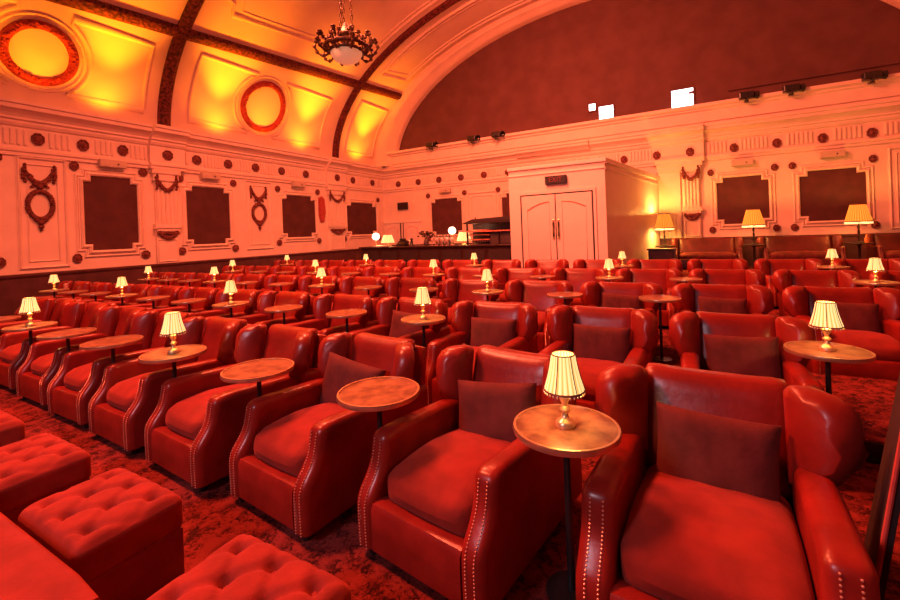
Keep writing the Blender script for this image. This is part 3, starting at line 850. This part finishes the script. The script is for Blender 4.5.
# double door
d = bpy.data.objects.new('door_1', None); C.objects.link(d); d.location = (-3.32, by0, 0)
tag(d, 'pale double door with brass pull plates in the lobby box', 'door', None, 'structure')
for s, x0, x1 in ((-1, -1.03, -.014), (1, .014, 1.03)):
    lf = obj('door_leaf', mesh_from(box((x0, -.035, .02), (x1, .0, 2.535), .008), 'door_leaf', False), M['paintwood'], d)
    # raised panel line with arched head
    xa, xb = x0+.17, x1-.17
    path = [(xa, 2.10)] + [(xa+(xb-xa)*t, 2.10+.24*(t if s < 0 else 1-t)**1.0 + .05*math.sin(PI*t)) for t in [i/10 for i in range(1, 10)]] + [(xb, 2.34)] if s < 0 else \
           [(xa, 2.34)] + [(xa+(xb-xa)*t, 2.34-.20*t+.04*math.sin(PI*t)) for t in [i/10 for i in range(1, 10)]] + [(xb, 2.14)]
    full = path+[(xb, .35), (xa, .35)]
    obj('panel_groove', tube([(x, -.037, z) for x, z in full], .014, 6, True), M['paintwood'], lf)
    obj('head_groove', tube([(x, -.040, z) for x, z in path], .016, 6), M['copper'], lf)
    hx = -.075 if s < 0 else .075
    h = obj('pull_plate', mesh_from(box((hx-.035, -.05, 1.22), (hx+.035, -.034, 1.80), .006), 'pull_plate', False), M['brass'], lf, label='brass pull plate')
    obj('pull_handle', tube([(hx, -.045, 1.3), (hx, -.09, 1.34), (hx, -.09, 1.68), (hx, -.045, 1.72)], .016, 8), M['black'], lf, label='dark pull handle')
bm = bmesh.new()
for lo, hi in (((-1.14, -.03, 0), (-1.07, .01, 2.66)), ((1.07, -.03, 0), (1.14, .01, 2.66)), ((-1.07, -.03, 2.575), (1.07, .01, 2.66)), ((-.011, -.012, 0), (.011, 0, 2.575))): add_box(bm, lo, hi)
obj('door_frame', mesh_from(bm, 'door_frame', False), M['paintwood'], d)
bm = box((-.012, -.016, .02), (.012, -.002, 2.56)); obj('meeting_gap', bm, M['black'], d, label='dark gap between leaves')
bm = bmesh.new()
for lo, hi in (((-1.071, -.02, 0), (-1.031, -.002, 2.536)), ((1.031, -.02, 0), (1.071, -.002, 2.536)), ((-1.071, -.02, 2.536), (1.071, -.002, 2.577))): add_box(bm, lo, hi)
obj('reveal_gap', mesh_from(bm, 'reveal_gap', False), M['black'], d)
# exit sign
ex = thing('exit_sign', 'black exit sign with dim red letters above the double doors', 'sign', (-3.28, by0-.001, 2.955))
obj('sign_case', mesh_from(box((-.31, -.09, -.125), (.31, 0, .125), .015), 'sign_case', False), M['exitface'], ex)
fc = bpy.data.curves.new('exit_lettering', 'FONT'); fc.body = 'EXIT'; fc.size = .19; fc.align_x = 'CENTER'; fc.align_y = 'CENTER'; fc.extrude = .004
fo = bpy.data.objects.new('lettering', fc); C.objects.link(fo); fc.materials.append(M['exitred'])
bpy.context.view_layer.update()
lm = bpy.data.meshes.new_from_object(fo); bpy.data.objects.remove(fo)
if not lm.materials: lm.materials.append(M['exitred'])
obj('lettering', lm, None, ex, (0, -.095, 0), (R(90), 0, 0), 'dim red EXIT letters')

# small door in the far corner and the black sign over it
d2 = bpy.data.objects.new('door_2', None); C.objects.link(d2); d2.location = (-12.4, BY, 0); tag(d2, 'pale double door in the far left corner, slightly ajar', 'door', None, 'structure')
for x0, x1 in ((-.98, -.10), (.14, 1.08)):
    lf = obj('door_leaf', mesh_from(box((x0, -.06, 0), (x1, 0, 2.10), .01), 'door_leaf', False), M['paintwood'], d2)
    obj('panel_groove', tube([(x0+.14, -.062, .3), (x0+.14, -.062, 1.80), (x0+.45, -.062, 1.93), (x1-.14, -.062, 1.82), (x1-.14, -.062, .3)], .012, 6, True), M['copper'], lf)
obj('door_gap', box((-.10, -.03, 0), (.14, 0, 2.10)), M['black'], d2, label='dark opening'); obj('leaf_edge', box((.02, -.10, 0), (.08, -.03, 2.08)), M['paintwood'], d2)
obj('door_head', mesh_from(box((-1.06, -.09, 2.10), (1.16, 0, 2.22), .015), 'door_head', False), M['paintwood'], d2)
sg = thing('wall_sign', 'small black unlit sign box above the far corner door', 'sign', (-12.27, BY-.001, 2.95))
obj('sign_case', mesh_from(box((-.30, -.10, -.19), (.30, 0, .17), .02), 'sign_case', False), M['exitface'], sg); obj('sign_face', box((-.25, -.106, -.14), (.25, -.099, .12)), M['maroonpanel'], sg)

# ------------------------------------------------------------------ bar
Yb = 13.0
bar = thing('bar_counter', 'long dark wooden bar counter left of the lobby box', 'bar', (-8.1, Yb, 0))
obj('counter_body', mesh_from(box((-3.2, 0, 0), (3.2, .6, 1.03), .01), 'counter_body', False), M['bar'], bar)
obj('counter_top', mesh_from(box((-3.25, -.08, 1.03), (3.28, .65, 1.09), .015), 'counter_top', False), M['bar'], bar)
bm = bmesh.new()
for i in range(7): WBx = -3.1+i*.9; add_box(bm, (WBx, -.02, .15), (WBx+.78, .002, .92), .01)
obj('front_panel', mesh_from(bm, 'front_panel', False), M['maroonpanel'], bar)
def globe_lamp(x, z, r, label):
    t = thing('globe_lamp', label, 'lamp', (x, Yb+.2, 1.09))
    obj('stem', lathe([(0, 0), (.09, 0), (.09, .02), (.018, .035), (.018, z-1.09-r), (.05, z-1.09-r+.02), (0, z-1.09-r+.03)], 14), M['brass'], t)
    bm = bmesh.new(); add_ball(bm, (0, 0, z-1.09), r, 3); obj('globe', bm, M['glow'], t, label='glowing white globe')
    lamp_light((x, Yb-.05-r, z), 10, (1, .6, .3), .1)
globe_lamp(-10.68, 1.49, .15, 'glowing white globe lamp near the left end of the bar'); globe_lamp(-7.25, 1.60, .14, 'glowing white globe lamp on the middle of the bar')
BSH = mesh_from(pleated(.26, .16, .14, .44, 18, .006), 'lamp_shade', True, 80); BBS = mesh_from(lathe([(0, 0), (.11, 0), (.11, .02), (.03, .05), (.025, .2), (0, .2)], 16), 'lamp_base')
for x, l in ((-10.12, 'broad lit cream shade lamp beside the left globe on the bar'), (-6.80, 'lit cream shade lamp beside the middle globe on the bar')):
    t = thing('bar_lamp', l, 'lamp', (x, Yb+.22, 1.09)); obj('lamp_base', BBS, M['brass'], t); obj('lamp_shade', BSH, M['shade'], t)
    lamp_light((x, Yb+.22, 1.36), 7, (1, .62, .25), .06)
t = thing('serving_tray', 'pale glowing tray under the left bar lamps', 'tray', (-10.35, Yb+.12, 1.091))
obj('tray_plate', mesh_from(box((-.42, -.14, 0), (.42, .10, .035), .012), 'tray_plate', False), M['paintwood'], t); obj('tray_lip', tube([(-.42, -.14, .04), (.42, -.14, .04), (.42, .10, .04), (-.42, .10, .04)], .012, 6, True), M['brass'], t)
# till and ice bucket, dark shapes
t = thing('cash_register', 'dark cash register on the bar right of the lit lamps', 'till', (-9.45, Yb+.25, 1.09)); t.scale = (.85, .85, .62)
obj('body', prism([(-.2, 0), (.2, 0), (.2, .30), (.05, .34), (-.2, .12)], 'x', -.22, .22, .02), M['black'], t); obj('display', box((-.16, .0, .34), (.16, .06, .46), .01), M['black'], t); obj('stand', box((-.04, .02, .30), (.04, .05, .35)), M['grey'], t)
t = thing('drinks_tap', 'dark beer tap tower beside the cash register', 'tap', (-9.0, Yb+.2, 1.09)); t.scale = (1, 1, .7)
obj('column', lathe([(0, 0), (.08, 0), (.06, .03), (.045, .32), (.06, .36), (.05, .40), (0, .42)], 16), M['blackmetal'], t); obj('spout', tube([(0, 0, .30), (0, -.1, .32), (0, -.13, .26)], .015, 7), M['brass'], t)
# flowers
t = thing('flower_vase', 'dark leafy flower arrangement in a vase on the bar', 'vase', (-8.35, Yb+.2, 1.09))
obj('vase', lathe([(0, 0), (.07, 0), (.10, .08), (.08, .2), (.05, .26), (.06, .28), (0, .27)], 16), M['grey'], t)
bm = bmesh.new()
for i in range(46):
    a = random.uniform(0, 6.28); e = random.uniform(.1, 1.2); L = random.uniform(.15, .36)
    add_ball(bm, (L*math.cos(a)*math.cos(e)*1.05, L*math.sin(a)*math.cos(e)*.6, .28+L*math.sin(e)*.9), random.uniform(.03, .055), 1, (1.3, .8, .7))
for i in range(10):
    a = random.uniform(0, 6.28); add_tube(bm, [(0, 0, .24), (.15*math.cos(a), .08*math.sin(a), .42), (.3*math.cos(a), .18*math.sin(a), .5)], .008, 5)
obj('foliage', bm, M['foliage'], t)
# glasses and bottles on the bar
GL = mesh_from(lathe([(0, 0), (.045, 0), (.045, .008), (.008, .015), (.008, .11), (.04, .15), (.055, .21), (.045, .27), (.041, .27), (.05, .21), (0, .15)], 14), 'wine_glass'); GL.materials.append(M['glass'])
for i in range(9):
    o = bpy.data.objects.new('wine_glass', GL); C.objects.link(o); o.location = (-8.02+.085*i*1.25, Yb+.08+.07*(i % 2), 1.09)
    tag(o, 'wine glass on the bar, %s from the vase towards the middle globe' % ORD[i], 'glass', 'glasses on the bar')
BO = mesh_from(lathe([(0, 0), (.045, 0), (.046, .22), (.018, .30), (.016, .38), (.02, .385), (.02, .41), (0, .41)], 14), 'bottle'); BO.materials.append(M['grey'])
for i in range(6):
    o = bpy.data.objects.new('bottle', BO); C.objects.link(o); o.location = (-7.98+.13*i, Yb+.36, 1.09)
    tag(o, 'dark bottle behind the bar glasses, %s from the vase' % ORD[i], 'bottle', 'bottles on the bar')
# kiosk with flat dark canopy and lit copper shelves
k = thing('bar_kiosk', 'dark canopied display kiosk with lit copper shelves at the right end of bar', 'kiosk', (-5.75, 13.05, 0))
obj('canopy', prism([(-.95, 1.80), (.86, 1.80), (.86, 2.00), (-.55, 1.95)], 'y', -.2, .6, .01), M['maroonpanel'], k)
obj('canopy_finial', lathe([(0, 1.93), (.03, 1.93), (.02, 2.0), (0, 2.04)], 10, (-.55, .1, 0)), M['black'], k)
for x in (-.86, .30, .80): obj('post', box((x, .0, 1.09), (x+.05, .05, 1.81)), M['bar'], k)
obj('back_board', box((-.86, .5, 1.092), (.86, .55, 1.82)), M['dado'], k)
for z in (1.24, 1.40, 1.56): obj('shelf', box((-.80, .04, z), (-.02, .5, z+.035)), M['copper'], k, label='lit copper shelf')
obj('glass_case', box((-.0, .06, 1.10), (.80, .46, 1.52), .01), M['grey'], k); obj('case_top', box((-.84, -.1, 1.52), (.84, .5, 1.56)), M['copper'], k)
for i in range(8):
    o = bpy.data.objects.new('jar', GL); C.objects.link(o); o.location = (-6.5+.095*i, 13.3, 1.09); o.scale = (.9, .9, .55)
    o.name = 'small_glass'; tag(o, 'small glass beneath the lit kiosk shelves, %s from the left' % ORD[i], 'glass', 'glasses in the kiosk')
lamp_light((-6.3, 13.05, 1.72), 5, (1, .5, .25), .05)

# ------------------------------------------------------------------ sofas along the back wall with lamps between them
SW = 1.0-.16
SD = chair_meshes(SW)
for i, (x, l) in enumerate(((.57, 'dark red wing sofa against the back wall under the window right of the pilaster'), (3.03, 'dark red wing sofa against the back wall under the farthest right window'), (5.62, 'dark red wing sofa cut off by the right photo edge at back wall'))):
    if i == 0: so = o = build_chair('wing_sofa', '', 'sofa', None, SD, SW, 'darkleather', 'pillow')
    else: o = copy_tree(so)
    o.location = (x, 16.5, 0); o.scale = (1, 1, 1.28); tag(o, l, 'sofa', 'sofas along the back wall')
BS = mesh_from(pleated(.29, .165, .62, 1.10, 30, .007), 'lamp_shade', True, 80)
BT = bmesh.new()
for z, r in ((.61, .295), (1.10, .168)): add_tube(BT, [(r*math.cos(2*PI*i/32), r*math.sin(2*PI*i/32), z) for i in range(32)], .016, 6, True)
BT = mesh_from(BT, 'braid_trim')
BF = bmesh.new()
for kx in range(44):
    a = 2*PI*kx/44; add_box(BF, (.29*math.cos(a)-.012, .29*math.sin(a)-.012, .54), (.29*math.cos(a)+.012, .29*math.sin(a)+.012, .61))
BF = mesh_from(BF, 'fringe', False)
tw = bmesh.new()
for ph in (0, PI): add_tube(tw, [(.016*math.cos(14*t+ph), .016*math.sin(14*t+ph), .02+.66*t) for t in [i/48 for i in range(49)]], .017, 7)
add_lathe(tw, [(0, 0), (.13, 0), (.13, .02), (.04, .05), (0, .05)], 18)
TW = mesh_from(tw, 'pole')
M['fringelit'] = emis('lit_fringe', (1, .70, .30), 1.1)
BB = mesh_from(lathe([(0, .74), (.03, .75), (.05, .82), (.03, .90), (0, .91)], 12), 'bulb')
for i, (x, y, l) in enumerate(((-.66, 16.35, 'amber shade lamp on twisted pole beside the lobby box'), (1.85, 16.35, 'amber shade lamp on twisted pole between the first two back sofas'), (4.32, 16.35, 'amber shade lamp on twisted pole farthest right by back wall'))):
    t = thing('pole_lamp', l, 'lamp', (x, y, .80), group='amber lamps along the back wall')
    obj('pole', TW, M['black'], t); s = obj('lamp_shade', BS, M['bigshade'], t, label='lit amber pleated shade'); obj('braid_trim', BT, M['trim'], s); obj('fringe', BF, M['fringelit'], s); obj('bulb', BB, M['shadetop'], t)
    tb = thing('lamp_table', ['dark table under the amber lamp beside the lobby box', 'dark table between the first two back sofas', 'dark table under the farthest right amber lamp'][i], 'table', (x, y, 0), group='lamp tables by the back wall')
    obj('table_top', lathe([(0, .76), (.30, .76), (.31, .78), (.30, .799), (0, .799)], 28), M['black'], tb); obj('stem', lathe([(0, .03), (.05, .03), (.03, .2), (.03, .7), (.08, .76), (0, .76)], 14), M['black'], tb)
    obj('foot_plate', lathe([(0, 0), (.2, 0), (.2, .02), (.05, .04), (0, .04)], 20), M['black'], tb)
    e = (260, 70, 80)[i]
    lamp_light((x, y, .80+.64), e, (1, .40, .07), .05); lamp_light((x, y, .80+1.08), e*.6, (1, .40, .07), .05)
o = obj('bottle', lathe([(0, 0), (.05, 0), (.055, .12), (.02, .18), (.02, .24), (0, .24)], 14), M['amber'], None, (4.45, 16.22, .80)); tag(o, 'small amber bottle on the dark table of the farthest right lamp', 'bottle')
c = thing('side_cabinet', 'low dark cabinet in the corner beside the lobby box', 'cabinet', (-.72, 15.3, 0))
obj('carcass', mesh_from(box((-.38, -.2, .05), (.38, .2, .72), .01), 'carcass', False), M['bar'], c); obj('top', mesh_from(box((-.42, -.23, .72), (.42, .22, .76), .008), 'top', False), M['bar'], c)
obj('door', mesh_from(box((-.34, -.212, .1), (.34, -.2, .68), .004), 'door', False), M['dado'], c)

# ------------------------------------------------------------------ projector windows and spotlights on the ledge
def projwin(x, z, w, h, label, notchy=False):
    t = thing('projection_window', label, 'projection window', (x, BY+.02, z))
    if notchy: pts = [(-w/2, -h/2), (w/2, -h/2), (w/2, h*.18), (w*.3, h*.18), (w*.3, h*.34), (w/2, h*.34), (w/2, h/2), (-w/2, h/2)]
    else: pts = outline_rect(-w/2, w/2, -h/2, h/2)
    obj('lit_pane', mesh_from(prism(pts, 'y', -.02, .01), 'lit_pane', False), M['projwin'], t, label='bright white light')
    bm = bmesh.new(); q = .05
    for a, b, cc, dd in ((-w/2-q, -w/2, -h/2-q, h/2+q), (w/2, w/2+q, -h/2-q, h/2+q), (-w/2, w/2, h/2, h/2+q), (-w/2, w/2, -h/2-q, -h/2)): add_box(bm, (a, -.04, cc), (b, .01, dd))
    obj('frame', mesh_from(bm, 'frame', False), M['tymp'], t)
projwin(-3.07, 6.24, .24, .26, 'tiny bright projector port left of the larger lit port'); projwin(-2.56, 5.92, .52, .56, 'bright square projector port in the middle of dark wall'); projwin(.03, 6.0, .68, .66, 'bright notched projector port at right', True)
SPm = bmesh.new()
add_box(SPm, (-.26, -.16, .10), (.14, .16, .32), .03); SPb = mesh_from(SPm, 'lamp_body', False)
SPy = mesh_from(tube([(-.06, -.20, .2), (-.06, -.20, .04), (-.06, .20, .04), (-.06, .20, .2)], .018, 6), 'yoke')
SPl = mesh_from(lathe([(0, 0), (.10, 0), (.13, .12), (.10, .12), (.08, .02), (0, .02)], 16), 'barrel')
for i, x in enumerate((-10.13, -8.0, -6.85, 1.9, 3.05, 4.9)):
    t = thing('stage_spotlight', 'black spotlight on the back wall ledge, %s from the left' % ORD[i], 'spotlight', (x, 16.83, 5.40), group='spotlights on the ledge')
    obj('lamp_body', SPb, M['blackmetal'], t); obj('yoke', SPy, M['blackmetal'], t); obj('barrel', SPl, M['blackmetal'], t, (.14, 0, .2), (0, R(90), R(random.uniform(-30, 30)))); obj('clamp', box((-.12, -.08, 0), (.0, .08, .05)), M['blackmetal'], t)
tag(obj('cable_conduit', tube([(1.4, BY-.03, 6.02), (3, BY-.03, 6.02), (6.6, BY-.03, 6.02)], .03, 6), M['tymp']), 'thin dark pipe running along the dark upper wall at right', 'pipe')

# ------------------------------------------------------------------ chandelier
cz = 4.78; cxx, cyy = -5.2, 5.8
ch = thing('chandelier', 'dark bronze chandelier with leafy arms and pale glass bowl', 'chandelier', (cxx, cyy, cz))
obj('bowl', lathe([(0, -.16), (.12, -.145), (.22, -.09), (.275, 0), (.28, .04), (.26, .04), (0, .03)], 28), M['bowl'], ch, label='pale lit glass bowl')
bm = tube([(.38*math.cos(2*PI*i/32), .38*math.sin(2*PI*i/32), .12) for i in range(32)], .035, 8, True)
add_tube(bm, [(.29*math.cos(2*PI*i/32), .29*math.sin(2*PI*i/32), .05) for i in range(32)], .03, 8, True)
for i in range(40):
    a = 2*PI*i/40; add_ball(bm, (.36*math.cos(a), .36*math.sin(a), .12+random.uniform(-.05, .1)), .035, 1, (1, 1, 1.4))
obj('leaf_ring', bm, M['bronze'], ch)
bm = bmesh.new()
pth = [(.30, 0, .02), (.40, 0, -.04), (.50, 0, .02), (.545, 0, .12), (.52, 0, .21), (.46, 0, .23), (.43, 0, .18)]
add_tube(bm, pth, .02, 6)
for p in pth: add_ball(bm, (p[0]+.01, 0, p[2]+.02), .036, 1, (1.1, .8, 1.1))
add_tube(bm, [(.36, 0, .1), (.34, 0, .24), (.28, 0, .33), (.22, 0, .34)], .016, 6)
add_lathe(bm, [(0, .24), (.02, .24), (.045, .28), (.04, .29), (0, .27)], 10, (.50, 0, 0)); add_ball(bm, (.29, 0, .33), .045, 1)
ARMm = mesh_from(bm, 'scroll_arm')
for i in range(10): obj('scroll_arm', ARMm, M['bronze'], ch, (0, 0, 0), (0, 0, 2*PI*i/10))
obj('crown', lathe([(0, .28), (.16, .28), (.20, .33), (.12, .38), (.06, .50), (.03, .56), (0, .56)], 20), M['bronze'], ch)
ct = vpt(cyy, 78.3).z
ctop = ZC+VB*math.sqrt(1-((cxx-CX)/VA)**2)-cz
def chain(p, q):
    bm = bmesh.new(); p, q = Vector(p), Vector(q); n = int((q-p).length/.085); u = (q-p).normalized(); s = u.orthogonal().normalized(); w = u.cross(s)
    for i in range(n):
        c0 = p+(q-p)*((i+.5)/n); e = s if i % 2 else w
        add_tube(bm, [c0+u*.052*math.cos(2*PI*k/8)+e*.022*math.sin(2*PI*k/8) for k in range(8)], .009, 4, True)
    return bm
for i in range(3):
    a = 2*PI*i/3+.5; obj('chain', chain((.13*math.cos(a), .13*math.sin(a), .36), (.02*math.cos(a), .02*math.sin(a), 2.6)), M['bronze'], ch)
obj('chain', chain((0, 0, 2.6), (0, 0, ctop-.1)), M['bronze'], ch); obj('ceiling_rose', lathe([(0, ctop-.16), (.1, ctop-.14), (.25, ctop-.03), (.28, ctop+.02), (0, ctop+.02)], 20), M['bronze'], ch)

# ------------------------------------------------------------------ light
w = bpy.data.worlds.new('World'); S.world = w; w.use_nodes = True
bg = w.node_tree.nodes['Background']; bg.inputs['Color'].default_value = (1, .15, .07, 1); bg.inputs['Strength'].default_value = .07
def area(name, loc, size, e, col, aim):
    l = bpy.data.lights.new(name, 'AREA'); l.shape = 'DISK'; l.size = size; l.energy = e; l.color = col
    o = bpy.data.objects.new(name, l); C.objects.link(o); o.location = loc
    o.rotation_euler = (Vector(aim)-Vector(loc)).to_track_quat('-Z', 'Y').to_euler()
    return o
FILL_COL = (1, .16, .072)  # colour of added out-of-frame area lamps standing in for the ceiling lighting
area('overhead_fill_front', (-6.0, 1.0, 8.0), 1.6, 1250, FILL_COL, (-3.0, 3, 0))
area('overhead_fill_middle', (-6.5, 6.0, 8.6), 2.0, 1550, FILL_COL, (-4.0, 9, 0))
area('overhead_fill_back', (-5.0, 9.5, 9.2), 2.0, 1150, FILL_COL, (-2.5, 15, 1.5))
area('screen_light', (-2.4, -2.4, 3.2), 1.0, 90, (1, .72, .85), (-2, 3, .5))
# concealed cove lamps on top of the left cornice
def spot(loc, aim, e, col, ang=110, blend=.9, r=.12):
    l = bpy.data.lights.new('cove_lamp', 'SPOT'); l.energy = e; l.color = col; l.spot_size = R(ang); l.spot_blend = blend; l.shadow_soft_size = r
    o = bpy.data.objects.new('cove_lamp', l); C.objects.link(o); o.location = loc; o.rotation_euler = (Vector(aim)-Vector(loc)).to_track_quat('-Z', 'Y').to_euler()
COVE = (1, .23, .004)
for y, e in ((2.6, 300), (5.6, 330), (8.6, 420), (12.2, 420), (15.6, 420)):
    spot((LX+.60, y, 5.0), vpt(y, 27), e*3.6, COVE, 60, 1.0)
for y in (.9, 2.7, 5.5, 8.6, 12.1, 15.4):
    spot((LX+.60, y, 5.0), vpt(y, 12), 170, COVE, 125, 1.0)
for y in (4.15, 10.3): spot((LX+.65, y, 5.0), vpt(y, 18), 260, COVE, 110, 1.0)
for y in (1.0, 4.1): spot((RX-.60, y, 5.0), vpt(y, 160), 90, COVE, 140, 1.0)

# ------------------------------------------------------------------ camera
cam = bpy.data.cameras.new('camera'); co = bpy.data.objects.new('camera', cam); C.objects.link(co); S.camera = co
a, r = .5074, -.0379
fw = Vector((-math.sin(a), math.cos(a), 0)); rt = Vector((math.cos(a), math.sin(a), 0)); up = Vector((0, 0, 1))
rt2 = rt*math.cos(r)+up*math.sin(r); up2 = up*math.cos(r)-rt*math.sin(r)
mt = Matrix((rt2, up2, -fw)).transposed().to_4x4(); mt.translation = (0, 0, 1.53)
co.matrix_world = mt
cam.sensor_width = 36; cam.lens = 425/900*36; cam.shift_y = (232.67-300)/900; cam.clip_start = .02; cam.clip_end = 100

S.view_settings.view_transform = 'Standard'; S.view_settings.look = 'None'; S.view_settings.exposure = 0; S.view_settings.gamma = 1
S.view_settings.use_curve_mapping = False
S.cycles.use_denoising = True
S.cycles.max_bounces = 6
S.cycles.sample_clamp_indirect = 6
